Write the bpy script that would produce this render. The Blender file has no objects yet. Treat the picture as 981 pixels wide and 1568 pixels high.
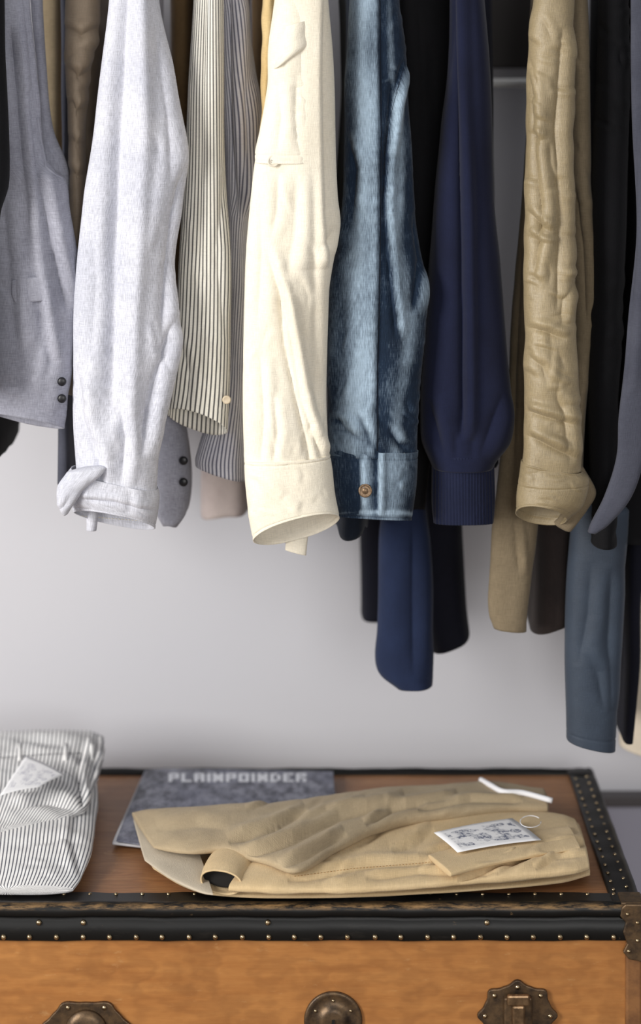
import bpy, math, random
import numpy as np
from mathutils import Vector
from mathutils.bvhtree import BVHTree
random.seed(3)
sc=bpy.context.scene
F=3270.0; ZC=1.75; CY=-3.0; ZT=0.518
def W(px,row,y):
    d=y-CY
    return np.array([(px-490.5)*d/F, y, ZC-(row-45)*d/F])
def T(px,row,z):
    d=F*(ZC-z)/(row-45)
    return np.array([(px-490.5)*d/F, d+CY, z])
def lin(c):
    o=[]
    for v in c:
        v=v/255.0
        o.append(v/12.92 if v<=0.04045 else ((v+0.055)/1.055)**2.4)
    return (o[0],o[1],o[2],1.0)

# ---------------------------------------------------------------- noise
rng=np.random.RandomState(11)
perm=rng.permutation(256); grads=rng.normal(size=(256,3)); grads/=np.linalg.norm(grads,axis=1)[:,None]
def pn(x,y,z):
    x,y,z=np.broadcast_arrays(x,y,z)
    xi=np.floor(x).astype(int); yi=np.floor(y).astype(int); zi=np.floor(z).astype(int)
    xf=x-xi; yf=y-yi; zf=z-zi
    f=lambda t:t*t*t*(t*(t*6-15)+10)
    u,v,w=f(xf),f(yf),f(zf)
    r=0
    for a in (0,1):
        for b in (0,1):
            for c in (0,1):
                h=perm[(perm[(perm[(xi+a)&255]+yi+b)&255]+zi+c)&255]
                g=grads[h]
                dot=g[...,0]*(xf-a)+g[...,1]*(yf-b)+g[...,2]*(zf-c)
                r=r+dot*(u if a else 1-u)*(v if b else 1-v)*(w if c else 1-w)
    return r*1.5

# ---------------------------------------------------------------- materials
class NT:
    def __init__(s,name):
        s.m=bpy.data.materials.new(name); s.m.use_nodes=True
        s.t=s.m.node_tree; s.n=s.t.nodes; s.l=s.t.links
        s.b=s.n['Principled BSDF']
    def node(s,ty,**k):
        n=s.n.new(ty)
        for a,v in k.items():
            if a=='i':
                for kk,vv in v.items(): n.inputs[kk].default_value=vv
            else: setattr(n,a,v)
        return n
    def link(s,a,b): s.l.new(a,b)
    def math(s,op,a,b=None,c=None):
        n=s.n.new('ShaderNodeMath'); n.operation=op
        for i,v in enumerate((a,b,c)):
            if v is None: continue
            if isinstance(v,(int,float)): n.inputs[i].default_value=v
            else: s.link(v,n.inputs[i])
        return n.outputs[0]
    def mix(s,f,a,b,bt='MIX'):
        n=s.n.new('ShaderNodeMix'); n.data_type='RGBA'; n.blend_type=bt
        for idx,v in ((0,f),(6,a),(7,b)):
            if isinstance(v,(int,float,tuple)): n.inputs[idx].default_value=v
            else: s.link(v,n.inputs[idx])
        return n.outputs[2]
    def noise(s,vec,scale,detail=3,rough=.5,sc3=None):
        if sc3:
            mp=s.n.new('ShaderNodeMapping'); mp.inputs['Scale'].default_value=sc3
            s.link(vec,mp.inputs[0]); vec=mp.outputs[0]
        n=s.n.new('ShaderNodeTexNoise'); n.inputs['Scale'].default_value=scale
        n.inputs['Detail'].default_value=detail; n.inputs['Roughness'].default_value=rough
        s.link(vec,n.inputs['Vector']); return n.outputs[0]
    def ramp(s,f,p0,p1,c0=(0,0,0,1),c1=(1,1,1,1)):
        n=s.n.new('ShaderNodeValToRGB'); e=n.color_ramp.elements
        e[0].position=p0; e[1].position=p1; e[0].color=c0; e[1].color=c1
        s.link(f,n.inputs[0]); return n.outputs[0]
    def bump(s,h,st,dist=.001):
        n=s.n.new('ShaderNodeBump'); n.inputs['Strength'].default_value=st; n.inputs['Distance'].default_value=dist
        s.link(h,n.inputs['Height']); s.link(n.outputs[0],s.b.inputs['Normal'])

def fabric(name,c1,c2,slub=.25,mott=9,stripe=None,rough=.85,sheen=.08,bump=.4,wear=None,weave=1.0,spec=.2,wv=.55,fleck=1.0,crinkle=.9,hz=1.0,mw=.8):
    N=NT(name); tc=N.node('ShaderNodeTexCoord'); uv=tc.outputs['UV']; ob=tc.outputs['Object']
    m=N.noise(ob,mott,4,.6)
    col=N.mix(N.ramp(m,.32,.68),lin(c1),lin(c2))
    a=N.noise(uv,1,2,.6,(1000*weave,80*weave,1)); b=N.noise(uv,1,2,.6,(80*weave,1000*weave,1))
    b=N.math('ADD',.5,N.math('MULTIPLY',N.math('SUBTRACT',b,.5),hz))
    ab=N.math('ADD',a,b)
    if stripe:
        w,duty,sc_,soft=stripe
        sp=N.node('ShaderNodeSeparateXYZ'); N.link(uv,sp.inputs[0])
        fr=N.math('FRACT',N.math('DIVIDE',sp.outputs[0],w))
        d=N.math('ABSOLUTE',N.math('SUBTRACT',fr,.5))
        k=N.ramp(d,max(0,duty/2-soft),duty/2+soft,(1,1,1,1),(0,0,0,1))
        col=N.mix(N.math('MULTIPLY',k,.92),col,lin(sc_))
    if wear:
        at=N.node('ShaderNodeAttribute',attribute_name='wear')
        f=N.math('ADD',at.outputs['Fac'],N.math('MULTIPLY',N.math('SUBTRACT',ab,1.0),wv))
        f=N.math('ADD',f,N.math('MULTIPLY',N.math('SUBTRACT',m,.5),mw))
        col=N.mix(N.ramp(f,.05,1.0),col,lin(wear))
    v=N.math('ADD',1.0,N.math('MULTIPLY',N.math('SUBTRACT',ab,1.05),slub*fleck*2))
    cc=N.node('ShaderNodeCombineXYZ')
    for i in range(3): N.link(v,cc.inputs[i])
    col=N.mix(1.0,col,cc.outputs[0],'MULTIPLY')
    N.link(col,N.b.inputs['Base Color'])
    N.b.inputs['Roughness'].default_value=rough
    N.b.inputs['Specular IOR Level'].default_value=spec
    N.b.inputs['Sheen Weight'].default_value=sheen
    h=N.math('ADD',ab,N.math('MULTIPLY',N.noise(ob,55,2,.5),crinkle))
    N.bump(h,bump,.0012)
    return N.m

def solid(name,c,rough=.5,metal=0,spec=.5,var=0,c2=None,scale=30,bump=0):
    N=NT(name); tc=N.node('ShaderNodeTexCoord')
    n=N.noise(tc.outputs['Object'],scale,5,.65)
    col=N.mix(N.ramp(n,.38,.66),lin(c),lin(c2 or c))
    N.link(col,N.b.inputs['Base Color'])
    N.b.inputs['Roughness'].default_value=rough; N.b.inputs['Metallic'].default_value=metal
    N.b.inputs['Specular IOR Level'].default_value=spec
    if bump: N.bump(n,bump,.002)
    return N.m

# ---------------------------------------------------------------- helpers
def obj(name,verts,faces,mat,parent=None,smooth=True):
    me=bpy.data.meshes.new(name); me.from_pydata([tuple(map(float,v)) for v in verts],[],faces)
    me.materials.append(mat); 
    if smooth: me.polygons.foreach_set('use_smooth',[True]*len(me.polygons))
    o=bpy.data.objects.new(name,me); sc.collection.objects.link(o)
    if parent: o.parent=parent
    return o
def empty(name,loc=(0,0,0)):
    e=bpy.data.objects.new(name,None); e.empty_display_size=.05; sc.collection.objects.link(e); return e
class MB:
    def __init__(s): s.v=[]; s.f=[]
    def box(s,a,b):
        i=len(s.v); x0,y0,z0=a; x1,y1,z1=b
        s.v+=[(x0,y0,z0),(x1,y0,z0),(x1,y1,z0),(x0,y1,z0),(x0,y0,z1),(x1,y0,z1),(x1,y1,z1),(x0,y1,z1)]
        s.f+=[(i,i+3,i+2,i+1),(i+4,i+5,i+6,i+7),(i,i+1,i+5,i+4),(i+1,i+2,i+6,i+5),(i+2,i+3,i+7,i+6),(i+3,i,i+4,i+7)]
    def lathe(s,c,axis,prof,n=24):
        ax=Vector(axis).normalized(); t=ax.orthogonal().normalized(); b=ax.cross(t); c=Vector(c)
        i=len(s.v); 
        for r,h in prof:
            for k in range(n):
                a=2*math.pi*k/n
                s.v.append(tuple(c+ax*h+(t*math.cos(a)+b*math.sin(a))*r))
        for j in range(len(prof)-1):
            for k in range(n):
                k2=(k+1)%n
                s.f.append((i+j*n+k,i+j*n+k2,i+(j+1)*n+k2,i+(j+1)*n+k))
        s.f.append(tuple(i+(len(prof)-1)*n+k for k in range(n)))
        s.f.append(tuple(i+k for k in reversed(range(n))))
    def tube(s,pts,r,n=8,closed=False):
        pts=[Vector(p) for p in pts]; i=len(s.v); m=len(pts)
        for j,p in enumerate(pts):
            q=pts[min(j+1,m-1)]-pts[max(j-1,0)]
            if q.length<1e-9:q=Vector((0,0,1))
            q.normalize(); up=Vector((0,1,0)) if abs(q.y)<.9 else Vector((1,0,0))
            t=q.cross(up).normalized(); b=q.cross(t)
            for k in range(n):
                a=2*math.pi*k/n; s.v.append(tuple(p+(t*math.cos(a)+b*math.sin(a))*r))
        for j in range(m-1):
            for k in range(n):
                k2=(k+1)%n; s.f.append((i+j*n+k,i+j*n+k2,i+(j+1)*n+k2,i+(j+1)*n+k))
        s.f.append(tuple(i+k for k in reversed(range(n)))); s.f.append(tuple(i+(m-1)*n+k for k in range(n)))
    def poly(s,pts,th):
        i=len(s.v); n=len(pts)
        s.v+=[tuple(p) for p in pts]+[(p[0],p[1]-th,p[2]) for p in pts]
        s.f.append(tuple(range(i,i+n))); s.f.append(tuple(reversed(range(i+n,i+2*n))))
        for k in range(n):
            k2=(k+1)%n; s.f.append((i+k,i+n+k,i+n+k2,i+k2))
    def make(s,name,mat,parent=None,smooth=False,bevel=0,seg=2):
        o=obj(name,s.v,s.f,mat,parent,smooth)
        if bevel:
            b=o.modifiers.new('b','BEVEL'); b.width=bevel; b.segments=seg; b.limit_method='ANGLE'
        return o

def hermite(A,s,q):
    A=np.asarray(A,float); n=len(A)
    tg=np.zeros_like(A)
    for i in range(n):
        if i==0: tg[i]=(A[1]-A[0])/(s[1]-s[0])
        elif i==n-1: tg[i]=(A[-1]-A[-2])/(s[-1]-s[-2])
        else: tg[i]=(A[i+1]-A[i-1])/(s[i+1]-s[i-1])
    idx=np.clip(np.searchsorted(s,q,side='right')-1,0,n-2)
    h=(s[idx+1]-s[idx]); t=(q-s[idx])/h; t=t[:,None]; h=h[:,None]
    return (2*t**3-3*t**2+1)*A[idx]+(t**3-2*t**2+t)*h*tg[idx]+(-2*t**3+3*t**2)*A[idx+1]+(t**3-t**2)*h*tg[idx+1]

R2=random.Random(77)
def rc(n,x0,x1,r0,r1,ang,spread,ln,dep,w):
    out=[]
    for _ in range(n):
        cx=R2.uniform(x0,x1); cr_=R2.uniform(r0,r1); a=math.radians(ang+R2.uniform(-spread,spread)); l=ln*R2.uniform(.5,1.2)
        bx=-math.sin(a)*l*R2.uniform(-.15,.15); by=math.cos(a)*l*R2.uniform(-.15,.15)
        dx=math.cos(a)*l/2; dy=math.sin(a)*l/2
        p=[(cx-dx,cr_-dy),(cx+bx,cr_+by),(cx+dx,cr_+dy)]
        if R2.random()<.5: p=p[::-1]
        out.append((p,dep*R2.uniform(.5,1.1),w*R2.uniform(.7,1.3),'fold'))
    return out
BV={}
def loft(name,L,R,Tv,mat,parent=None,m=220,n=96,wr=(),cr=(),e=1.0,capA=True,capB=False,lift=None,hem=None,
         solid_t=.0016,wearf=None,rib=None,seed=0,edge=None,capk=.5):
    L=np.array(L);R=np.array(R);Tv=np.array(Tv)
    C=(L+R)/2; s=np.concatenate([[0],np.cumsum(np.maximum(np.linalg.norm(np.diff(C,axis=0),axis=1),1e-4))])
    q=np.linspace(0,s[-1],m); Li=hermite(L,s,q); Ri=hermite(R,s,q); Ti=hermite(Tv,s,q)
    Ci=(Li+Ri)/2; H=(Ri-Li)/2
    th=np.linspace(0,2*np.pi,n,endpoint=False)
    c=np.cos(th); si=np.sin(th)
    ce=np.sign(c)*np.abs(c)**e; se=np.sign(si)*np.abs(si)**e
    P=Ci[:,None,:]+H[:,None,:]*ce[None,:,None]+Ti[:,None,:]*se[None,:,None]
    hl=np.linalg.norm(H,axis=1); tl=np.linalg.norm(Ti,axis=1)+1e-6
    Nn=(H/hl[:,None])[:,None,:]*(c[None,:,None]*tl[:,None,None])+(Ti/tl[:,None])[:,None,:]*(si[None,:,None]*hl[:,None,None])
    Nn/=np.linalg.norm(Nn,axis=2)[:,:,None]+1e-9
    a=hl[:,None]*ce[None,:]; f=tl[:,None]*se[None,:]; b=np.repeat(q[:,None],n,axis=1)
    D=np.zeros((m,n))
    for (amp,fa,fb,rg,sh) in wr:
        bb=b+a*sh
        v=pn(a*fa+seed*3.1+5,f*fa*.6+seed,bb*fb+seed*7.7)
        if rg:
            msk=pn(a*9+seed*1.7,f*5,b*7+seed*2.9); msk=np.clip(msk*3+.25,0,1)
            v=(np.sqrt(v*v+.01)*1.6-.3)*msk
        D+=amp*v
    d=P[...,1]-CY; px=490.5+P[...,0]*F/d; row=45+(ZC-P[...,2])*F/d
    fr=np.clip(si[None,:]*3+.3,0,1)
    for (pts,dep,w,kind) in cr:
        pts=np.array(pts,float); best=np.full(px.shape,1e9); sg=np.ones(px.shape); fade=np.ones(px.shape)
        for k in range(len(pts)-1):
            p0=pts[k]; v=pts[k+1]-p0; l2=(v**2).sum()
            t=((px-p0[0])*v[0]+(row-p0[1])*v[1])/l2; tt=np.clip(t,0,1)
            dx=px-(p0[0]+tt*v[0]); dy=row-(p0[1]+tt*v[1]); ds=np.hypot(dx,dy)
            ss=np.where((px-p0[0])*v[1]-(row-p0[1])*v[0]>=0,1,-1)
            ff=np.ones(px.shape); ln=np.sqrt(l2)
            if k==0: ff=ff*np.clip((t*ln)/(w*5)+.0,0,1)**.7 if kind!='full' else ff
            if k==len(pts)-2: ff=ff*np.clip(((1-t)*ln)/(w*5),0,1)**.7 if kind!='full' else ff
            upd=ds<best; best=np.where(upd,ds,best); sg=np.where(upd,ss,sg); fade=np.where(upd,ff,fade)
        sd=best*sg
        if kind in('step','full'): dd=dep*np.exp(-np.clip(sd,0,None)/(w*12))*(0.5+0.5*np.tanh(sd/w))*fade*np.exp(-np.clip(best-w*20,0,None)/(w*10))
        elif kind=='ridge': dd=dep*np.exp(-(sd/w)**2)*fade
        elif kind=='plain': dd=-dep*np.exp(-(sd/w)**2)*fade
        else: dd=(-dep*np.exp(-np.sqrt(sd*sd+1.5)/w*1.1)+.7*dep*np.exp(-((sd-2.1*w)/(w*1.5))**2))*fade
        D+=dd*fr
    if hem:
        for hh,dp in hem:
            D-=dp*np.exp(-(((q[-1]-q)-hh)/.0014)**2)[:,None]
    if rib:
        D+=rib[1]*np.cos(a*2*np.pi/rib[0])[:]*np.ones((m,1))
    P=P+Nn*D[...,None]
    if lift:
        t=(q/q[-1])[:,None]; k=np.clip((t-lift[1])/(1-lift[1]),0,1)**1.5
        P[...,2]+=k*lift[0]*si[None,:]
    if edge is not None:
        P[...,2]+= (np.clip((q/q[-1]-.8)/.2,0,1)[:,None]**2)*edge*pn(a*22+seed,f*22,seed+.5+0*a)
    am=hl.mean(); tm=tl.mean(); dl=np.hypot(np.diff(np.append(ce,ce[0]))*am,np.diff(np.append(se,se[0]))*tm)
    U=np.concatenate([[0],np.cumsum(dl)])
    verts=P.reshape(-1,3).tolist(); wv=(0.5+D*120).clip(0,1)
    if wearf is not None: wv=wearf(px,row,wv,D,ce[None,:]*np.ones((m,1)))
    wv=wv.reshape(-1).tolist()
    faces=[];uvs=[]
    for j in range(m-1):
        for k in range(n):
            k2=(k+1)%n
            faces.append((j*n+k,(j+1)*n+k,(j+1)*n+k2,j*n+k2))
            uvs+=[(U[k],-q[j]),(U[k],-q[j+1]),(U[k+1],-q[j+1]),(U[k+1],-q[j])]
    for cap,ring,dirn in ((capA,0,-1),(capB,m-1,1)):
        if not cap: continue
        base=ring*n; cen=P[ring].mean(axis=0); prev=[base+k for k in range(n)]
        axis=(Ci[1]-Ci[0]) if ring==0 else (Ci[-1]-Ci[-2]); axis=axis/np.linalg.norm(axis)*dirn
        for sc_,off in ((.9,.3),(.6,.7),(.25,.95)):
            st=len(verts)
            for k in range(n):
                p=cen+(P[ring][k]-cen)*sc_+axis*min(tl[ring],.03)*off*capk; verts.append(p.tolist()); wv.append(.5)
            cur=list(range(st,st+n))
            for k in range(n):
                k2=(k+1)%n
                fq=(prev[k],prev[k2],cur[k2],cur[k]) if dirn<0 else (prev[k],cur[k],cur[k2],prev[k2])
                faces.append(fq); 
                u0,u1=U[k],U[k+1]; vq=-q[ring]
                uvs+=[(u0,vq),(u1,vq),(u1,vq+.01),(u0,vq+.01)]
            prev=cur
        faces.append(tuple(prev)); uvs+=[(U[k],0) for k in range(n)]
    o=obj(name,verts,faces,mat,parent)
    uvl=o.data.uv_layers.new(name='UVMap'); uvl.data.foreach_set('uv',np.array(uvs).reshape(-1))
    at=o.data.attributes.new('wear','FLOAT','POINT'); at.data.foreach_set('value',wv)
    if solid_t:
        md=o.modifiers.new('solid','SOLIDIFY'); md.thickness=solid_t; md.offset=-1
    BV[o.name]=BVHTree.FromPolygons([tuple(v) for v in verts],faces)
    return o
def hit(o,px,row,off=.0006):
    c=Vector((0,CY,ZC)); t=Vector(W(px,row,0)); d=(t-c).normalized()
    h=BV[o.name].ray_cast(c,d)
    if h[0] is None: return None
    return h[0]-d*off
def hang(name,rows,y,thick,mat,parent=None,**k):
    L=[];R=[];Tv=[]
    for i,r in enumerate(rows):
        if len(r)==3: row,xl,xr=r; rl=rr=row; th=thick
        elif len(r)==4: xl,rl,xr,rr=r; th=thick
        else: xl,rl,xr,rr,th=r
        rm=(rl+rr)/2
        yy=y+max(0,(-rm-20))/60*.05
        L.append(W(xl,rl,yy));R.append(W(xr,rr,yy));Tv.append((0,-th,0))
    return loft(name,L,R,Tv,mat,parent,**k)
def flat(name,st,mat,parent=None,**k):
    L=[];R=[];Tv=[]
    for xb,rb,xf,rf,z,t in st:
        L.append(T(xb,rb,z));R.append(T(xf,rf,z));Tv.append((0,0,t))
    return loft(name,L,R,Tv,mat,parent,**k)
def stitches(name,o,pts,mat,parent,step=5,r=.00045,frac=.6):
    mb=MB(); pts=[np.array(p,float) for p in pts]
    for k in range(len(pts)-1):
        v=pts[k+1]-pts[k]; l=np.hypot(*v); cnt=max(1,int(l/step))
        for i in range(cnt):
            a=pts[k]+v*(i/cnt); b=pts[k]+v*((i+frac)/cnt)
            h1=hit(o,*a,off=.0002); h2=hit(o,*b,off=.0002)
            if h1 is None or h2 is None or (h1-h2).length>.02: continue
            mb.tube([h1,h2],r,5)
    if mb.v: return mb.make(name,mat,parent,True)
def cord(name,o,pts,r,mat,parent,step=3,off=0):
    P=[]; pts=[np.array(p,float) for p in pts]
    for k in range(len(pts)-1):
        v=pts[k+1]-pts[k]; l=np.hypot(*v); cnt=max(1,int(l/step))
        for i in range(cnt+(k==len(pts)-2)):
            h=hit(o,*(pts[k]+v*(i/cnt)),off=off)
            if h is not None: P.append(h)
    mb=MB(); mb.tube(P,r,8); return mb.make(name,mat,parent,True)
def button(o,px,row,r,mat,parent,dark,name='button'):
    h=hit(o,px,row,0.0)
    if h is None: return
    mb=MB(); mb.lathe(h,(0,-1,.08),[(r*.9,-.001),(r,.0005),(r,.0014),(r*.88,.002),(r*.72,.0019),(r*.66,.0013),(.0001,.0012)],28)
    mb.make(name,mat,parent,True)
    md=MB()
    for a in (45,135,225,315):
        md.lathe(h+Vector((math.cos(math.radians(a))*r*.25,-.0012,math.sin(math.radians(a))*r*.25)),(0,-1,0),[(r*.1,0),(r*.1,.0004)],8)
    md.make(name+'_holes',dark,parent)

# ================================================================ ROOM
def wallmat():
    N=NT('plaster_wall'); tc=N.node('ShaderNodeTexCoord')
    n=N.noise(tc.outputs['Object'],1.6,3,.5); n2=N.noise(tc.outputs['Object'],60,4,.6)
    N.link(N.mix(n,lin((198,198,206)),lin((208,208,213))),N.b.inputs['Base Color'])
    N.b.inputs['Roughness'].default_value=.6; N.bump(n2,.12,.002); return N.m
WM=wallmat(); WY=.70
mb=MB(); mb.box((-3,WY,-.02),(3,WY+.1,2.8)); mb.make('wall_back',WM)
FM=solid('floor_boards',(120,105,90),.6,c2=(95,80,68),scale=4)
mb=MB(); mb.box((-3,-4.5,-.06),(3,WY+.1,0)); mb.make('floor',FM)
mb=MB(); mb.box((-3,WY-.02,0.002),(3,WY-.0005,.41)); mb.make('baseboard_back',solid('grey_paint',(176,176,192),.6),bevel=.004)
mb=MB(); mb.box((-3,WY-.03,.412),(3,WY-.0005,.432)); mb.make('shadow_gap_strip_1',solid('shadow_gap_dark',(84,80,82),.6),bevel=.003)  # dark strip put in for the shadow gap above the baseboard

DARK=solid('dark_hole',(15,13,12),.9)
STEEL=solid('steel',(190,190,190),.3,metal=1)
RY=.30; RZ=1.95
mb=MB(); mb.tube([(-1.15,RY,RZ),(1.15,RY,RZ)],.0125,20)
for x in (-1.15,1.15):
    mb.tube([(x,RY,.02),(x,RY,RZ)],.0125,16); mb.tube([(x,RY-.22,.0135),(x,RY+.22,.0135)],.0125,16)
mb.make('clothing_rack',STEEL,None,True)
p=W(780,127,.58)
sh=empty('wall_shelf')
mb=MB(); mb.box((p[0]-.10,.61,p[2]+.024),(p[0]+.13,WY-.001,p[2]+.16)); mb.make('shelf_box',solid('dark_wood',(38,32,30),.6),sh,bevel=.004)
mb=MB(); mb.tube([(p[0]-.10,.58,p[2]),(p[0]+.13,.58,p[2])],.0078,14)
for xx in (p[0]-.09,p[0]+.12): mb.tube([(xx,.58,p[2]),(xx,.62,p[2]+.03)],.004,10)
mb.make('shelf_rail',solid('white_enamel',(245,245,243),.35),sh,True)

# ================================================================ FABRICS
THc=solid('thread_cream',(225,215,190),.8); THd=solid('thread_dark',(40,40,50),.8); THo=solid('thread_tan',(165,130,85),.8)
fLav=fabric('grey_heather_linen',(148,149,162),(172,173,186),.4)
fCham=fabric('pale_chambray',(196,198,210),(217,218,227),.5,bump=.5,hz=.6)
fTaupe=fabric('taupe_cotton',(128,112,94),(150,134,114),.2,rough=.55,spec=.4)
fSt1=fabric('ticking_stripe',(246,243,234),(238,234,222),.15,stripe=(.0047,.35,(38,37,44),.06))
fSt2=fabric('blue_hairline_stripe',(218,217,222),(204,204,214),.15,stripe=(.0038,.38,(72,74,98),.08))
fCream=fabric('cream_twill',(238,229,209),(245,238,221),.18,bump=.4)
fCreamD=fabric('cream_lining',(205,175,120),(220,195,145),.2)
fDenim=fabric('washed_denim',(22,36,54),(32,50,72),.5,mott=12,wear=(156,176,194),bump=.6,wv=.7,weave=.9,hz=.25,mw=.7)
fDenimD=fabric('dark_denim',(16,23,34),(22,31,46),.25)
fNavy=fabric('navy_wool',(22,26,48),(26,31,56),.15,sheen=.1,bump=.2,rough=.95)
fNavyRib=fabric('navy_rib',(20,26,50),(26,32,58),.2,sheen=.1,bump=.3)
fNavyB=fabric('navy_cotton',(26,36,62),(32,44,74),.15)
fBlack=fabric('black_cotton',(12,12,15),(17,17,21),.2,sheen=.02)
fInk=fabric('ink_cotton',(17,18,28),(22,23,36),.2,sheen=.02)
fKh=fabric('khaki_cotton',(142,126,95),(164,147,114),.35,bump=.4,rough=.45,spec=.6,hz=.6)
fKh2=fabric('khaki_taupe_cotton',(118,105,84),(134,120,98),.25)  # darker khaki-taupe cloth for trench coat, lining panel and back layers
fBrown=fabric('dark_brown_cotton',(44,38,38),(54,46,44),.2)
fSlate=fabric('slate_nylon',(46,56,70),(56,68,84),.12,rough=.6,spec=.4)
fSlateG=fabric('slate_grey_cotton',(66,68,80),(78,80,92),.2)
fBeige=fabric('beige_cotton',(205,192,172),(218,206,188),.15)
fMust=fabric('mustard_brown_cotton',(120,96,66),(140,114,80),.2)
fPink=fabric('pale_rose_cotton',(184,170,168),(198,186,182),.15)

HW=solid('hanger_wood',(170,130,85),.5); HM=solid('hanger_wire',(190,190,195),.3,metal=1)
def garment(name,px,ys=.14,ye=.46):
    g=empty(name); x=W(px,45,RY)[0]
    mb=MB(); pts=[]
    for i in range(13):
        t=i/12; y=ys+.03+(ye-ys-.06)*t; pts.append((x,y,1.885-.05*(2*t-1)**2))
    mb.tube(pts,.007,10); mb.make('hanger_bar',HW,g,True)
    mb=MB(); hp=[(x,RY,1.885),(x,RY,1.925)]
    for i in range(11):
        a=math.radians(-90+i*24); hp.append((x,RY-.0155*math.cos(a)*(1 if i else 0),RZ+.0005+.0155*math.sin(a)))
    mb.tube(hp,.0017,8); mb.make('hanger_hook',HM,g,True)
    return g
def body(g,rows,y0,y1,mat,name='body',wr=None,**k):
    kk=dict(m=120,n=72,e=.7,seed=random.random()*20,edge=.012); kk.update(k)
    return hang(name,rows,(y0+y1)/2,(y1-y0)/2,mat,g,wr=wr or [(.005,14,3,0,.1),(.002,30,8,0,.2)],**kk)

W_soft=[(.005,18,3.5,0,.1),(.002,40,10,0,.2)]
# --- A grey jacket at left
g=garment('grey_linen_jacket',40)
s=hang('sleeve',[(-60,-30,38),(0,-28,44),(120,-22,56),(200,-20,61),(245,-20,66),(262,-20,80),(275,-20,100),(330,-20,107),(400,-20,119),(480,-18,118),(545,-18,112),(600,-15,104),(-12,634,97,656)],.10,.03,fLav,g,e=.85,
  wr=W_soft+[(.0015,40,36,1,.4)],seed=1,lift=(.01,.9),hem=[(.018,.0007)],
  cr=[([(16,40),(34,240),(48,400),(78,560)],.011,6,'fold'),([(44,130),(56,260),(72,340),(104,480)],.011,7,'fold'),([(3,300),(16,420),(26,540)],.006,7,'fold'),([(36,-40),(48,100),(62,230)],.006,4,'fold'),([(60,430),(62,520),(40,600)],.005,6,'fold')]+rc(8,0,110,300,620,80,40,60,.002,4))
stitches('hem_stitch',s,[(0,622),(92,640)],THd,g)
cord('vent_lip',s,[(57,180),(62,215),(70,256),(84,268),(100,276)],.0026,fLav,g,off=.001)
hang('pocket_flap',[(20,430,70,424,.004),(20,452,72,446,.004),(24,462,70,458,.003)],.070,.004,fLav,g,m=30,n=60,e=.5,capB=True)
hang('sleeve_back',[(-55,44,62),(100,56,72),(200,64,84),(255,66,104),(300,70,108)],.155,.012,fLav,g,m=80,n=60,wr=W_soft,seed=4)
body(g,[(-55,98,110),(200,98,110),(600,94,112),(728,94,112)],.2,.30,fSlateG)
mb=MB(); 
for rr in (584,610):
    h=W(95,rr,.072); mb.lathe(h,(0,-1,0),[(.006,0),(.0065,.002),(.004,.0035)],16)
mb.make('snap_buttons',solid('black_plastic',(18,18,24),.4),g,True)
g=garment('black_cardigan',-40)
hang('sleeve',[(-60,-70,6),(0,-70,7),(150,-70,8),(280,-70,12),(330,-75,0),(600,-75,-8)],.03,.025,fBlack,g,m=80,n=48,wr=W_soft)
body(g,[(-55,-90,-30),(450,-80,-22),(640,-60,22),(675,-50,20)],.2,.5,fBlack)
# --- B taupe drapes
g=garment('taupe_overshirt',128)
hang('sleeve',[(-55,104,150),(60,104,145),(100,102,138),(220,106,130),(310,110,130),(480,108,126),(600,105,124)],.16,.03,fTaupe,g,wr=[(.006,22,5,0,.2),(.005,20,34,1,.5)],seed=3,
  cr=[([(98,40),(125,55),(150,40)],.010,6,'fold'),([(98,100),(122,118),(145,104)],.010,6,'fold'),([(100,150),(120,170),(140,160)],.010,6,'fold'),([(100,205),(118,220),(135,215)],.008,6,'fold'),([(100,255),(118,268),(135,262)],.008,6,'fold')])
hang('body',[(-55,122,168),(100,122,165),(300,118,160),(520,116,160),(640,116,160)],.37,.1,fTaupe,g,m=120,wr=[(.010,14,18,1,.5)],seed=5)
g=garment('sand_trench_coat',82)
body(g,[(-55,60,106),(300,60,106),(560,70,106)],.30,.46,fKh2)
# --- C chambray sleeve
g=garment('chambray_shirt',205,ys=.14)
s=hang('sleeve',[(-60,172,238),(0,168,245),(100,157,265),(180,146,279),(240,138,287),(300,130,280),(400,120,266),(480,116,270),(520,115,274),(600,114,259),(660,115,246),(720,118,240),(770,122,238)],.085,.036,fCham,g,e=.9,
  wr=[(.004,20,3,0,.1),(.002,50,8,0,.2)],seed=7,m=320,n=140,
  cr=[([(192,-60),(180,200),(172,420),(170,660)],.017,15,'plain'),([(215,-60),(222,200),(212,400),(200,640)],.008,11,'ridge'),
      ([(284,250),(264,330),(254,430),(246,520)],.010,8,'fold'),([(268,480),(245,560),(225,640),(215,700)],.012,8,'fold'),
      ([(240,40),(258,180),(262,280)],.006,10,'fold'),([(118,560),(126,640),(150,710)],.009,7,'fold'),([(182,600),(192,670),(186,745)],.009,7,'fold'),([(150,670),(154,745)],.007,6,'fold'),([(135,300),(145,430),(140,540)],.005,9,'fold')]
     +rc(10,120,260,520,720,75,30,60,.0025,4)+rc(6,230,285,220,520,100,30,50,.0025,4))
c=hang('rolled_cuff',[(108,716,240,748,.040),(100,730,241,762,.043),(99,752,240,785,.043),(116,785,236,808,.040)],.085,.05,fCham,g,m=90,n=110,capA=False,e=.9,
  wr=[(.003,30,30,0,.4)],seed=9,lift=(.018,.3),hem=[(.006,.001)],cr=[([(120,765),(180,770),(238,785)],.004,4,'fold'),([(150,715),(120,745),(112,785)],.008,6,'fold'),([(185,730),(200,760),(196,800)],.003,6,'fold')]+rc(6,120,230,745,800,20,60,30,.0025,3))
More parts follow.
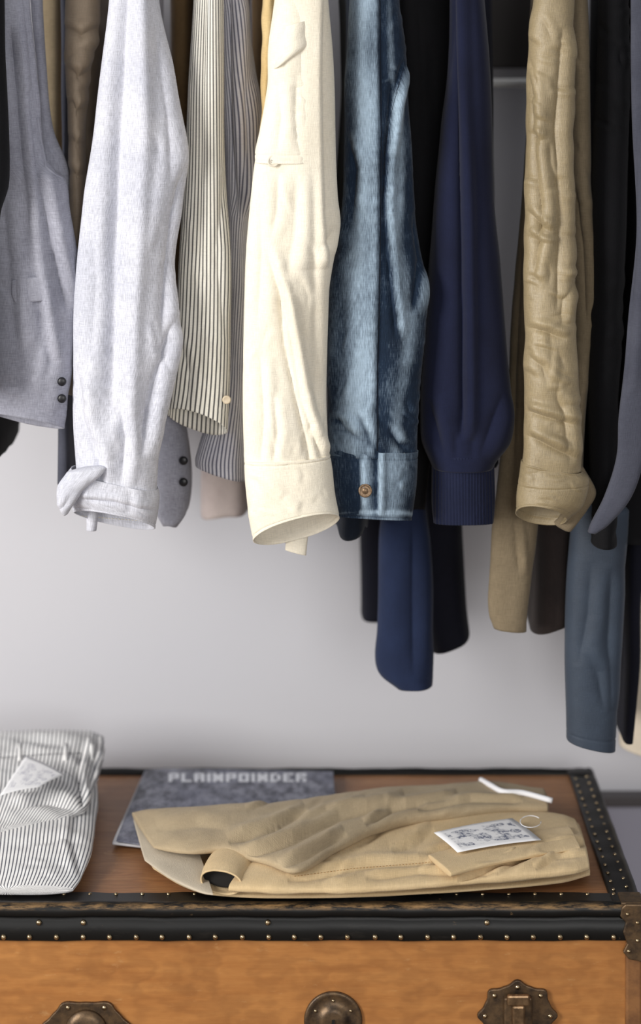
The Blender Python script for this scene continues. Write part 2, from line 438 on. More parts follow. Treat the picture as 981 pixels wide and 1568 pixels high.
hang('cuff_fold',[(104,724,162,716,.010),(92,742,152,728,.014),(88,762,128,748,.014),(92,780,112,770,.010),(98,787,104,783,.004)],.045,.02,fCham,g,m=70,n=70,capB=True,wr=[(.002,40,40,0,.3)],seed=10,e=.8,cr=rc(4,95,150,725,775,130,30,40,.0025,3))
stitches('cuff_stitch',c,[(125,790),(232,799)],THc,g)
body(g,[(-55,185,250),(200,185,250),(500,200,256),(640,232,282),(720,236,292),(775,240,288),(792,250,276)],.20,.32,fLav)
hang('cuff_tail',[(134,780,150,780),(134,812,146,812)],.12,.006,fCham,g,m=20,n=24)
mb=MB()
for rr in (705,738):
    mb.lathe(W(281,rr,.198),(0,-1,0),[(.006,0),(.0065,.002),(.004,.0035)],16)
mb.make('snap_buttons',solid('black_plastic_b',(18,18,24),.4),g,True)
g=garment('olive_corduroy_jacket',278)
body(g,[(-55,262,300),(120,264,299),(260,268,299),(500,266,299)],.34,.5,fMust)
# --- D ticking stripe sleeve
g=garment('ticking_stripe_shirt',318)
s=hang('sleeve',[(-60,302,336),(0,298,338),(120,291,341),(250,287,344),(400,277,350),(500,271,351),(580,262,350),(256,632,346,660)],.13,.024,fSt1,g,e=.9,
  wr=[(.003,22,4,0,.1)],seed=12,lift=(.018,.88),hem=[(.02,.0007)],
  cr=[([(345,260),(330,380),(345,520)],.004,9,'fold'),([(275,520),(290,570),(285,640)],.005,6,'fold'),([(318,-40),(312,200),(306,420)],.004,8,'fold')]+rc(6,280,345,300,600,80,30,50,.002,4))
mb=MB(); mb.lathe(W(347,612,.104),(0,-1,0),[(.006,0),(.0065,.0015),(.005,.0025),(.004,.002)],20); mb.make('cuff_button',solid('shell_button',(200,185,160),.3),g,True)
body(g,[(-55,304,328),(300,304,328),(640,304,328)],.26,.45,fSt1)
# --- E blue hairline stripe
g=garment('hairline_stripe_shirt',362)
hang('sleeve',[(-60,335,370),(0,336,376),(100,340,386),(190,342,401),(280,345,398),(350,348,382),(450,346,377),(600,330,376),(700,300,374),(300,712,374,736)],.195,.03,fSt2,g,
  wr=[(.004,22,5,0,.1),(.0015,50,14,0,.3)],seed=14,hem=[(.012,.0007)],cr=[([(352,-20),(352,200),(362,330)],.010,7,'fold'),([(372,120),(378,220),(364,330)],.006,6,'fold'),([(355,400),(350,560),(330,700)],.005,8,'fold')])
g=garment('rose_blouse',352)
body(g,[(-55,340,380),(500,330,381),(735,312,381),(782,310,381)],.46,.56,fPink)
g=garment('brown_field_jacket',412)
body(g,[(-55,388,432),(100,392,430),(200,400,430),(500,404,430)],.24,.5,fMust)
hang('sleeve',[(-55,404,424),(60,402,420),(160,401,412),(230,399,408)],.15,.02,fCreamD,g,m=80,n=48,wr=[(.004,30,20,0,.4)],seed=3,capB=True)
# --- F cream sleeve
g=garment('cream_twill_shirt',462,ys=.14)
s=hang('sleeve',[(-60,430,496),(0,425,500),(75,414,508),(130,412,511),(200,400,513),(245,392,514),(300,385,515),(345,381,518),(390,378,509),(450,376,500),(600,374,498),(690,376,501),(712,377,503)],.055,.030,fCream,g,e=.9,
  wr=[(.003,20,3,0,.1),(.0012,45,9,0,.2)],seed=21,m=340,n=150,
  cr=[([(500,410),(494,330),(492,250),(489,120),(490,-50)],.009,2.5,'step'),
      ([(408,380),(428,450),(434,520),(450,600),(470,680),(474,712)],.009,6,'fold'),
      ([(434,450),(448,530),(462,610),(492,705)],.010,4.5,'fold'),
      ([(455,260),(452,350),(438,430)],.005,9,'fold'),([(478,256),(480,380),(484,520),(486,640)],.004,8,'plain'),
      ([(397,270),(400,380),(394,500)],.005,8,'fold'),([(516,345),(498,372),(484,380)],.005,6,'fold'),
      ([(398,540),(404,640),(398,710)],.006,6,'fold'),([(418,600),(424,660),(418,712)],.005,5,'fold'),([(425,262),(424,320),(414,370)],.004,6,'fold')]
     +rc(16,380,500,260,700,85,25,60,.002,3.5)+rc(8,380,500,650,700,85,20,35,.0024,3))
tb=hang('upper_panel',[(-40,428,487),(20,421,484),(75,413,483),(130,411,486),(200,399,489),(232,392,491),(249,392,491)],.052,.033,fCream,g,capA=False,m=200,n=120,e=.9,
  wr=[(.002,30,8,0,.2)],seed=23,hem=[(.012,.0010),(.004,.0005)],cr=[([(455,110),(452,180),(462,240)],.004,7,'fold'),([(425,120),(430,180),(424,235)],.004,7,'fold')]+rc(12,440,485,120,240,15,40,22,.002,3))
tab=hang('shoulder_tab',[(426,44,481,28,.037),(417,72,482,50,.038),(416,92,480,66,.038),(418,106,440,92,.037)],.052,.043,fCream,g,capA=False,m=70,n=80,wr=[(.001,40,40,0,.2)],seed=24,capB=True,capk=.1)
stitches('panel_stitch',tb,[(396,240),(488,240)],THo,g,4)
stitches('panel_stitch_b',tb,[(478,70),(480,140),(484,232)],THo,g,4)
pearl=solid('pearl_button',(225,216,198),.25)
button(tb,418,247,.0085,pearl,g,DARK)
c=hang('cuff',[(375,704,503,696,.032),(377,740,508,725,.035),(381,780,512,760,.037),(389,828,518,794,.038)],.055,.04,fCream,g,m=120,n=130,capA=False,e=.9,
  wr=[(.0012,30,20,0,.2)],seed=25,lift=(.024,.25),hem=[(.005,.0010),(.1,.0014)],cr=[([(395,735),(440,790),(450,815)],.003,6,'fold')]+rc(10,385,510,715,800,70,50,35,.002,3))
stitches('cuff_stitch',c,[(392,804),(450,786),(512,764)],THo,g,4)
stitches('cuff_stitch_b',c,[(380,714),(440,712),(500,704)],THo,g,4)
hang('cuff_tail',[(440,790,470,790,.004),(440,815,470,815,.004),(438,842,467,850,.004)],.100,.004,fCream,g,m=40,n=40)
body(g,[(-55,440,498),(300,440,494),(700,440,486)],.13,.45,fCream)
# --- G denim
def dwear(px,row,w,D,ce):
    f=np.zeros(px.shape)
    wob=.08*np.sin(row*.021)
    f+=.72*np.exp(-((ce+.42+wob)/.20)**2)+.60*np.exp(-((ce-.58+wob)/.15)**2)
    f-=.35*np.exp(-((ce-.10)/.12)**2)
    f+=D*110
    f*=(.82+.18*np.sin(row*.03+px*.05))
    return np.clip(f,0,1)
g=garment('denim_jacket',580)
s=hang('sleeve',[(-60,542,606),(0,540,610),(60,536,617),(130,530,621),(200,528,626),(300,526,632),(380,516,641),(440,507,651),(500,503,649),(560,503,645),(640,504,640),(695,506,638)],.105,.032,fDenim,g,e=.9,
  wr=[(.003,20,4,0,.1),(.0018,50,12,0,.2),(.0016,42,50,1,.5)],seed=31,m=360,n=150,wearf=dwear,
  cr=[([(574,700),(574,560),(578,420),(580,200),(577,-60)],.008,2.2,'step'),([(600,120),(590,220),(586,320),(596,420),(606,520)],.010,5,'fold'),
      ([(617,90),(600,160),(590,240)],.009,4,'fold'),([(545,630),(560,660),(576,695)],.007,5,'fold'),([(634,320),(642,400),(630,480)],.009,6,'fold'),
      ([(590,650),(610,680),(632,692)],.008,5,'fold'),([(530,200),(545,260),(540,340)],.006,6,'fold'),([(515,640),(540,665),(560,670)],.007,5,'fold')]
     +rc(12,510,645,330,600,70,50,45,.003,3.5)+rc(12,510,640,625,690,60,60,30,.004,3)+rc(20,588,606,100,330,10,25,14,.003,2)+rc(20,566,584,60,660,10,25,12,.0022,2))
stitches('seam_stitch',s,[(586,30),(589,200),(587,420),(583,560),(583,680)],THo,g,4,.0006)
cord('felled_seam',s,[(617,105),(606,150),(596,190),(590,240),(586,330)],.0018,fDenimD,g)
stitches('seam_pucker',s,[(613,120),(600,165),(592,215),(588,300)],THc,g,4,.0009,.45)
cord('felled_seam_b',s,[(580,-30),(582,200),(580,420),(577,560),(577,690)],.0022,fDenimD,g)
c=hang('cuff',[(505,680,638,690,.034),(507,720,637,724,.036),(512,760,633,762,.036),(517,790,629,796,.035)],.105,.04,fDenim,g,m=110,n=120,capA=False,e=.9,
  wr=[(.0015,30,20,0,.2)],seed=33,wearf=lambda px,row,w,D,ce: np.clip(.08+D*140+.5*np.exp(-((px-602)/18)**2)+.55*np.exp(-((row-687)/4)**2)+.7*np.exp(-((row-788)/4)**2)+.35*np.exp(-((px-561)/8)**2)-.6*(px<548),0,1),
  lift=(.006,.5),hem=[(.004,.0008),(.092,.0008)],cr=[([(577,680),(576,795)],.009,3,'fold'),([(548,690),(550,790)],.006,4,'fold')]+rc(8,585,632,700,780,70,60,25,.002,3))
stitches('cuff_stitch',c,[(512,692),(575,690),(634,696)],THc,g,5,.0006)
stitches('cuff_stitch_b',c,[(550,784),(575,786),(626,786)],THo,g,5,.0006)
stitches('cuff_stitch_c',c,[(571,695),(570,780)],THo,g,5,.0006)
brass=solid('aged_brass',(140,116,92),.4,metal=.6,c2=(100,82,64),scale=300)
h=hit(c,559,751,0.0)
mb=MB(); r_=.0098; mb.lathe(h,(0,-1,.08),[(r_*.9,-.001),(r_,.001),(r_,.0025),(r_*.88,.0032),(r_*.75,.0026),(r_*.45,.0022),(r_*.35,.003),(.0001,.0034)],32); mb.make('metal_button',brass,g,True)
body(g,[(-55,518,560),(100,524,560),(350,516,560),(700,516,560),(785,512,560)],.16,.46,fDenimD)
# --- black jackets
g=garment('black_blazer',650)
body(g,[(-55,612,694),(200,615,694),(450,620,690),(780,610,650)],.2,.255,fBlack,cr=[([(640,0),(655,200),(668,380)],.006,8,'fold')])
g=garment('indigo_coat',640)
hang('sleeve',[(700,600,650),(800,584,650),(900,580,655),(960,577,657),(1005,573,660),(1030,580,660),(1047,604,658)],.30,.035,fNavyB,g,m=160,wr=W_soft,seed=41,cr=[([(632,780),(632,1040)],.008,9,'fold')],e=.8)
body(g,[(-55,640,690),(500,640,698),(800,642,706),(920,645,712),(660,988,716,965)],.36,.5,fInk,edge=0)
g=garment('dark_chore_coat',575)
body(g,[(-55,560,606),(700,552,600),(930,551,590),(941,551,588)],.52,.62,fInk,edge=0)
# --- H navy sweatshirt
g=garment('navy_sweatshirt',722)
s=hang('sleeve',[(-60,690,736),(0,690,740),(100,688,748),(200,678,750),(300,668,753),(400,659,765),(500,651,773),(580,645,779),(640,645,783),(675,647,778),(700,657,760),(715,664,752)],.145,.042,fNavy,g,
  wr=[(.003,16,4,0,.1),(.001,40,12,0,.2)],seed=42,m=300,n=128,e=.9,
  cr=[([(693,-60),(698,150),(704,320),(707,480),(708,600),(706,675)],.015,6,'fold'),([(655,610),(668,660),(680,705)],.008,8,'fold'),([(770,600),(750,660),(735,700)],.007,8,'fold'),([(695,660),(700,705)],.006,6,'plain'),([(725,660),(722,705)],.005,6,'plain')])
c=hang('ribbed_cuff',[(662,694,754,690,.040),(664,715,753,712,.036),(665,760,753,758,.035),(667,800,752,800,.034)],.145,.036,fNavyRib,g,m=80,n=420,capA=False,rib=(.0042,.0011),wr=[(.002,20,10,0,.1)],lift=(.004,.3),solid_t=.003)
body(g,[(-55,704,750),(300,704,750),(700,708,762)],.21,.40,fInk)
# --- J khaki jacket
g=garment('khaki_work_jacket',850)
s=hang('sleeve',[(-60,822,874),(0,818,876),(100,809,874),(200,807,871),(300,805,872),(400,804,876),(500,804,880),(600,803,884),(680,802,886),(720,800,886)],.09,.030,fKh,g,e=.88,
  wr=[(.0025,20,5,0,.1),(.003,26,24,0,.5)],seed=51,m=360,n=150,
  cr=[([(812,100),(818,240),(830,330),(816,430)],.007,6,'fold'),([(860,40),(850,200),(858,330),(852,480)],.008,7,'fold'),
      ([(806,320),(830,348),(846,356)],.009,5,'fold'),([(806,360),(828,372),(842,370)],.007,5,'fold'),([(806,500),(835,508),(866,520)],.009,5,'fold'),([(806,540),(830,560),(838,590)],.006,5,'fold'),([(804,628),(840,640),(884,652)],.009,5,'fold'),([(804,664),(835,680),(880,702)],.009,5,'fold'),([(878,430),(862,460),(858,500)],.006,5,'fold'),([(806,200),(826,216),(840,212)],.006,5,'fold'),([(850,600),(866,640),(868,700)],.006,6,'fold')]
     +rc(44,806,882,60,700,15,30,36,.0036,3.6)+rc(12,806,882,0,700,85,20,60,.003,4))
stitches('seam_stitch',s,[(811,60),(809,300),(808,500),(807,700)],THo,g,4)
c=hang('turned_cuff',[(799,706,888,722,.032),(796,735,900,735,.035),(792,765,890,775,.035),(790,784,866,796,.034)],.09,.04,fKh,g,m=90,n=110,capA=False,e=.9,wr=[(.002,30,20,0,.2)],seed=52,lift=(.020,.3),hem=[(.008,.001),(.05,.0008)],cr=[([(800,720),(850,722),(888,735)],.003,4,'fold')]+rc(8,800,880,720,780,40,50,30,.0022,3))
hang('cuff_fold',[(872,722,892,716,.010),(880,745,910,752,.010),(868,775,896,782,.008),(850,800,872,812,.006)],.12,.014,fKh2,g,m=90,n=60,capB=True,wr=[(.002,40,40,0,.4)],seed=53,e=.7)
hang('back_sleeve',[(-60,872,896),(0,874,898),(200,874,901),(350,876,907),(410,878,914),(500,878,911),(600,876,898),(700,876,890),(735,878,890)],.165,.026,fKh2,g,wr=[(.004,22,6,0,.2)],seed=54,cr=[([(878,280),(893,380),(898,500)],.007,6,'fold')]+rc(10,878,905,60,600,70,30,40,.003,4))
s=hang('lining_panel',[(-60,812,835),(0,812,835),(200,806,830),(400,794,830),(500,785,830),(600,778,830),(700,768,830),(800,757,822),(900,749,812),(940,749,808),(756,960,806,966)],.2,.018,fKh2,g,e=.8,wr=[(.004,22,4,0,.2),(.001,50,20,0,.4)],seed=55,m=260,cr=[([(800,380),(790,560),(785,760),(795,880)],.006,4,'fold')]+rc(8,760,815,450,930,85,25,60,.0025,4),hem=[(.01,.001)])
stitches('panel_stitch',s,[(782,780),(792,860),(790,955)],THo,g,5)
body(g,[(-55,830,876),(400,826,876),(800,816,870),(930,812,870),(808,950,868,928)],.24,.44,fBrown,edge=0)
# --- K right dark coats
g=garment('black_parka',925)
s=hang('sleeve',[(-60,920,960),(0,918,962),(100,915,962),(250,908,960),(400,908,954),(600,900,946),(780,908,940),(832,906,940)],.15,.04,fBlack,g,wr=[(.004,14,6,0,.2),(.004,26,26,1,.4)],seed=61,cr=rc(12,915,960,0,300,30,50,40,.005,4))
body(g,[(-55,918,945),(300,905,942),(600,885,942),(800,880,940),(840,890,940)],.26,.5,fBlack)
g=garment('slate_raincoat',1000)
hang('lapel',[(-60,966,1010),(0,966,1010),(200,970,1012),(350,976,1012),(480,964,1010),(560,958,1000),(640,948,990),(700,944,985),(760,926,965),(802,906,930),(815,902,910)],.075,.008,fSlateG,g,e=.7,wr=[(.002,20,6,0,.2)],seed=63,m=200,n=70,cr=[([(975,200),(972,400),(960,600)],.004,5,'fold')])
hang('front_panel',[(-60,962,1040),(300,962,1040),(600,950,1040),(830,944,1040)],.215,.02,fBlack,g,wr=[(.003,14,6,0,.2)],seed=62)
s=hang('sleeve',[(780,878,960),(830,873,958),(900,868,952),(1000,866,946),(1080,868,944),(868,1130,941,1147)],.21,.032,fSlate,g,wr=[(.003,16,5,0,.2)],seed=64,m=200,hem=[(.015,.001)],e=.8,
  cr=[([(905,860),(900,940),(885,1020)],.006,9,'fold'),([(895,1000),(915,1030),(925,1090)],.006,7,'fold'),([(935,870),(930,980),(938,1100)],.006,8,'fold')])
body(g,[(-55,965,990),(500,958,990),(800,948,985),(900,950,968),(1000,952,964),(1110,945,956)],.28,.46,fInk,edge=0)
g=garment('beige_mac',1050)
s=hang('sleeve',[(600,1000,1060),(840,975,1060),(960,955,1060),(1080,950,1060),(950,1140,1060,1175)],.50,.03,fBeige,g,wr=W_soft,seed=66,e=.8)

# ================================================================ TRUNK
def woodmat(name,c1,c2,c3,gx,rough=.5):
    N=NT(name); tc=N.node('ShaderNodeTexCoord'); ob=tc.outputs['Object']
    a=N.noise(ob,1,6,.65,gx); b=N.noise(ob,9,5,.6); c=N.noise(ob,1,4,.7,(30,30,90))
    w=N.node('ShaderNodeTexWave',i={'Scale':5.0,'Distortion':16.0,'Detail':3.0,'Detail Scale':1.2}); w.bands_direction='Y'
    mp=N.node('ShaderNodeMapping',i={'Scale':(2,6,4)}); N.link(ob,mp.inputs[0]); N.link(mp.outputs[0],w.inputs[0])
    col=N.mix(N.ramp(a,.3,.7),lin(c1),lin(c2))
    col=N.mix(N.math('MULTIPLY',w.outputs['Fac'],.26),col,lin(c3))
    col=N.mix(N.math('MULTIPLY',N.ramp(b,.5,.75),.5),col,lin(c3))
    col=N.mix(N.math('MULTIPLY',N.ramp(c,.62,.76),.3),col,lin((205,168,118)))
    N.link(col,N.b.inputs['Base Color']); N.b.inputs['Roughness'].default_value=rough
    N.b.inputs['Specular IOR Level'].default_value=.35
    N.bump(a,.25,.001); return N.m
woodF=woodmat('trunk_front_veneer',(160,104,54),(182,126,70),(116,72,38),(6,6,60))
woodT=woodmat('trunk_top_veneer',(144,98,62),(168,122,82),(98,64,42),(5,50,5),.45)
def bindmat():
    N=NT('black_fibre_binding'); tc=N.node('ShaderNodeTexCoord'); ob=tc.outputs['Object']
    a=N.noise(ob,40,6,.7); b=N.noise(ob,1,5,.7,(10,50,50)); c=N.noise(ob,1,5,.75,(25,90,160))
    col=N.mix(N.ramp(a,.66,.72),lin((15,15,15)),lin((110,88,60)))
    col=N.mix(N.math('MULTIPLY',N.ramp(b,.58,.75),.5),col,lin((50,46,42)))
    sp=N.node('ShaderNodeSeparateXYZ'); N.link(ob,sp.inputs[0])
    top=N.math('SUBTRACT',1.0,N.math('MULTIPLY',N.math('ABSOLUTE',N.math('SUBTRACT',sp.outputs[2],ZT+.0005)),200.0))
    fy=N.math('LESS_THAN',sp.outputs[1],.009)
    k=N.math('MULTIPLY',N.math('MULTIPLY',N.math('MAXIMUM',top,0.0),fy),N.ramp(c,.42,.62))
    col=N.mix(k,col,lin((150,118,78)))
    N.link(col,N.b.inputs['Base Color']); N.b.inputs['Roughness'].default_value=.45; N.b.inputs['Specular IOR Level'].default_value=.35; N.bump(a,.3,.001); return N.m
BIND=bindmat(); NAIL=solid('nail_brass',(205,185,150),.28,metal=1,c2=(130,110,85),scale=200)
BRZ=solid('aged_bronze',(112,90,66),.42,metal=.65,c2=(66,55,46),scale=60,bump=.3)
tr=empty('steamer_trunk')
X0,X1=-.80,.45; YB=.55
mb=MB(); mb.box((X0+.004,.004,.02),(X1-.004,YB-.004,ZT-.02)); mb.make('case_front',woodF,tr,bevel=.004)
mb=MB(); mb.box((X0+.006,.008,ZT-.0195),(X1-.006,YB-.006,ZT-.003)); mb.make('lid_top',woodT,tr,bevel=.002)
def strip(name,prof,p0,p1,ax):
    v=[];f=[];n=len(prof);seg=60
    for j in range(seg+1):
        t=j/seg; c=p0+(p1-p0)*t
        for a,z in prof:
            wob=.0006*math.sin(c*37+a*50)+.0004*math.sin(c*91)
            v.append((c,a,z+wob) if ax=='x' else (a,c,z+wob))
    for j in range(seg):
        for k in range(n):
            k2=(k+1)%n; f.append((j*n+k,j*n+k2,(j+1)*n+k2,(j+1)*n+k))
    f.append(tuple(range(n))); f.append(tuple(reversed(range(seg*n,seg*n+n))))
    return obj(name,v,f,BIND,tr)
r=.011
pf=[(.044,ZT-.004),(.044,ZT),(.042,ZT+.0025),(.012,ZT+.003)]
for i in range(9):
    a=math.radians(90+i*180/8*.9); pf.append((.006+math.cos(a)*r,ZT-.006+math.sin(a)*r))
pf+=[(-.003,ZT-.019),(-.003,ZT-.046),(-.001,ZT-.048),(.006,ZT-.048)]
strip('binding_front',pf,X0-.002,X1+.002,'x')
strip('binding_rear',[(YB+.002-a*.4,z-.001) for a,z in pf],X0,X1,'x')
strip('binding_right',[(X1-a*.9,z+.0006) for a,z in pf],0.0,YB,'y')
strip('binding_left',[(X0+a*.9,z+.0006) for a,z in pf],0.0,YB,'y')
mb=MB()
for xx in (X0-.002,X1-.022):
    mb.box((xx,-.001,.02),(xx+.024,.03,ZT-.05))
mb.make('corner_strips',solid('worn_edge_leather',(140,96,56),.5,c2=(104,68,40)),tr,bevel=.004)
mb=MB(); mb.box((X0-.002,-.003,.02),(X1+.002,YB+.003,.05)); mb.make('base_binding',BIND,tr,bevel=.004)
mb=MB()
for xx in (X0+.05,X1-.09):
    for yy in (.05,YB-.09): mb.box((xx,yy,0.0),(xx+.04,yy+.04,.021))
mb.make('feet',BIND,tr,bevel=.003)
mb=MB()
def nail(p,ax,r=.0032): mb.lathe(p,ax,[(r,0),(r*.95,r*.35),(r*.7,r*.7),(r*.35,r*.9),(.0001,r*.95)],12)
x=X0+.02
while x<X1-.01:
    nail((x+random.uniform(-.001,.001),-.003,ZT-.0415),(0,-1,0),.0040); nail((x+.006,.036,ZT+.0022),(0,0,1),.0030)
    x+=.0372
for px in (410,60,745,128): 
    q=W(px,1411,0); nail((q[0],-.0032,q[2]),(0,-1,0),.0042)
y=.05
while y<YB-.02:
    nail((X1-.032,y,ZT+.003),(0,0,1),.0028); nail((X1-.012,y+.01,ZT+.0032),(0,0,1),.0028); y+=.03
mb.make('nails',NAIL,tr,True)
q0=X1+.004
pts=[]
for (dx,dz) in ((0,.0055),(-.026,.0055),(-.032,.0),(-.034,-.012),(-.026,-.02),(-.03,-.034),(-.024,-.05),(-.03,-.062),(-.022,-.072),(-.01,-.074),(0,-.078)):
    pts.append((q0+dx,-.001,ZT+dz))
mb=MB(); mb.poly(pts,.006); mb.box((X1-.028,-.002,ZT-.004),(X1+.004,.036,ZT+.0062)); mb.box((X1+.0,-.004,ZT-.075),(X1+.0065,.036,ZT+.004)); mb.make('corner_cap',BRZ,tr,bevel=.0018,seg=3)
mb=MB()
for (a,b) in ((-.018,-.06),(-.006,-.045),(-.020,-.008),(-.006,-.02)): nail((X1+a,-.0068,ZT+b),(0,-1,0),.003)
mb.make('corner_nails',NAIL,tr,True)
mb=MB(); mb.lathe((X1-.02,YB-.02,ZT+.0005),(0,0,1),[(.022,0),(.022,.003),(.018,.005),(.0001,.0055)],24); mb.make('rear_corner_cap',BIND,tr,True)
def disc(px,row,r,name):
    q=W(px,row,0); mb=MB()
    mb.lathe((q[0],.004,q[2]),(0,-1,0),[(r,0),(r,.003),(r*.94,.0045),(r*.86,.0042),(r*.82,.0034),(r*.5,.0034),(r*.46,.007),(r*.3,.008),(.0001,.0085)],48)
    mb.make(name,BRZ,tr,True)
    m2=MB(); m2.box((q[0]-.002,-.006,q[2]-.01),(q[0]+.002,-.0035,q[2]+.004)); m2.make(name+'_keyhole',DARK,tr)
    m3=MB(); 
    for k in range(6):
        a=math.radians(k*60+30); m3.lathe((q[0]+math.cos(a)*r*.7,.0008,q[2]+math.sin(a)*r*.7),(0,-1,0),[(.0026,0),(.002,.0015),(.0001,.002)],10)
    m3.make(name+'_rivets',NAIL,tr,True)
disc(510,1564,.041,'lock_plate')
def lobed(cx,row,w,h,name,nl=6):
    q=W(cx,row,0); pts=[]
    for k in range(96):
        a=2*math.pi*k/96; rr=1+.07*math.cos(nl*a)+.02*math.cos(2*nl*a)
        pts.append((q[0]+math.cos(a)*w*rr,.004,q[2]+math.sin(a)*h*rr))
    mb=MB(); mb.poly(pts,.006); mb.make(name,BRZ,tr,bevel=.0015)
    m3=MB()
    for k in range(nl):
        a=2*math.pi*k/nl; m3.lathe((q[0]+math.cos(a)*w*.88,-.002,q[2]+math.sin(a)*h*.88),(0,-1,0),[(.0035,0),(.003,.0015),(.0001,.0024)],12)
    m3.make(name+'_rivets',NAIL,tr,True)
    return q
q=lobed(132,1572,.058,.036,'left_latch_plate')
mb=MB(); mb.lathe((q[0],-.002,q[2]-.005),(0,-1,0),[(.03,0),(.029,.004),(.02,.008),(.0001,.009)],32); mb.make('left_latch_boss',BRZ,tr,True)
q=lobed(792,1555,.052,.046,'right_latch_plate',8)
mb=MB(); mb.box((q[0]-.020,-.012,q[2]-.06),(q[0]+.020,0,q[2]+.030)); mb.make('right_latch_frame',BRZ,tr,bevel=.003)
mb=MB(); mb.box((q[0]-.016,-.018,q[2]+.020),(q[0]+.016,-.010,q[2]+.036)); mb.box((q[0]-.009,-.020,q[2]-.06),(q[0]+.009,-.011,q[2]+.022))
mb.make('right_latch_hasp',solid('hasp_bronze',(150,122,92),.35,metal=.8,c2=(100,80,60),scale=60),tr,bevel=.003)

# ================================================================ FOLDED CLOTHES
fPin=fabric('railroad_stripe_denim',(242,240,238),(232,232,232),.14,stripe=(.0060,.33,(34,38,62),.05))
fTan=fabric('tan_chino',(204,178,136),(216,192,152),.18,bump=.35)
fTanS=fabric('tan_chino_shaded',(166,148,120),(182,164,134),.18)  # greyer chino tan: the rear leg's shade is put into its colour
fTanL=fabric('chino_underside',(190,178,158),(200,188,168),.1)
WHT=solid('white_cotton',(232,232,236),.8)
def tag(name,c4,parent,blue=True,rows=1):
    N=NT(name+'_card'); tc=N.node('ShaderNodeTexCoord'); uv=tc.outputs['UV']
    sp=N.node('ShaderNodeSeparateXYZ'); N.link(uv,sp.inputs[0])
    dx=N.math('ABSOLUTE',N.math('SUBTRACT',sp.outputs[0],.5)); dy=N.math('ABSOLUTE',N.math('SUBTRACT',sp.outputs[1],.5))
    ins2=N.math('MULTIPLY',N.math('LESS_THAN',dx,.42),N.math('LESS_THAN',dy,.36))
    n=N.ramp(N.noise(uv,1,4,.7,(22,10,1)),.49,.53); n2=N.ramp(N.noise(uv,1,3,.6,(5,4,3)),.46,.52)
    f=N.math('MULTIPLY',N.math('MULTIPLY',ins2,n),n2)
    f=N.math('MAXIMUM',f,N.math('MULTIPLY',N.math('MULTIPLY',ins2,n2),.35))
    col=N.mix(N.math('MULTIPLY',f,.85),lin((240,240,242)),lin((66,78,110) if blue else (190,190,200)))
    N.link(col,N.b.inputs['Base Color']); N.b.inputs['Roughness'].default_value=.6
    v=[];fc=[];uvs=[];n_=12
    A,B,C,D=[np.array(p) for p in c4]
    for j in range(n_+1):
        for i in range(n_+1):
            s_=i/n_;t_=j/n_; p=(A*(1-s_)+B*s_)*(1-t_)+(D*(1-s_)+C*s_)*t_; p=p+np.array([0,0,.002*math.sin(s_*3.1)+.001*math.sin(t_*4)]); v.append(p)
    for j in range(n_):
        for i in range(n_):
            k=j*(n_+1)+i; fc.append((k,k+1,k+n_+2,k+n_+1)); uvs+=[(i/n_,j/n_),((i+1)/n_,j/n_),((i+1)/n_,(j+1)/n_),(i/n_,(j+1)/n_)]
    o=obj(name,v,fc,N.m,parent); u=o.data.uv_layers.new(name='UVMap'); u.data.foreach_set('uv',np.array(uvs).reshape(-1))
    m=o.modifiers.new('s','SOLIDIFY'); m.thickness=.0006
    return o
g=empty('striped_trousers')
flat('lower_leg',[(-90,1363,112,1363,ZT+.013,.006),(-90,1340,126,1344,ZT+.017,.011),(-90,1290,142,1296,ZT+.025,.018),(-90,1230,148,1234,ZT+.030,.023),(-90,1195,150,1197,ZT+.035,.028),(-90,1170,152,1172,ZT+.035,.028)],fPin,g,
  m=220,n=120,wr=[(.003,9,12,0,.2)],seed=71,e=.8,capB=True,capA=True,cr=[([(125,1340),(110,1290),(118,1230)],.005,5,'fold'),([(20,1300),(90,1285),(140,1292)],.004,5,'fold')]+rc(6,10,130,1260,1350,0,30,50,.0025,4))
uf=flat('upper_fold',[(-90,1290,90,1262,ZT+.040,.010),(-90,1240,132,1236,ZT+.050,.020),(-90,1190,148,1190,ZT+.060,.024),(-90,1165,156,1160,ZT+.066,.024),(-90,1142,160,1130,ZT+.070,.018)],fPin,g,
  m=200,n=120,wr=[(.006,9,16,0,.5),(.003,24,30,0,.6)],seed=72,e=.8,capB=True,capA=True,cr=[([(130,1130),(118,1180),(128,1240)],.010,4,'fold'),([(150,1125),(142,1180),(140,1230)],.009,3,'fold'),([(20,1240),(70,1225),(120,1238)],.009,5,'fold'),([(0,1150),(40,1135),(110,1140)],.006,4,'fold'),([(-20,1158),(60,1152),(150,1150)],.005,2,'step')]+rc(8,10,140,1150,1250,20,60,45,.004,4))
stitches('waistband_stitch',uf,[(2,1160),(60,1156),(124,1153)],THd,g,4,.0008)
stitches('fly_stitch',uf,[(124,1153),(118,1190),(126,1236)],THd,g,4,.0008)
mb=MB()
for bx in (30,100,140):
    P_=[hit(uf,bx,rr,.0015) for rr in (1140,1146,1152,1158,1164)]
    P_=[p_ for p_ in P_ if p_ is not None]
    if len(P_)>2: mb.tube(P_,.0028,8)
mb.make('belt_loops',fPin,g,True)
tag('paper_tag',[T(0,1218,ZT+.092),T(60,1205,ZT+.094),T(98,1185,ZT+.094),T(40,1156,ZT+.098)],g,False)
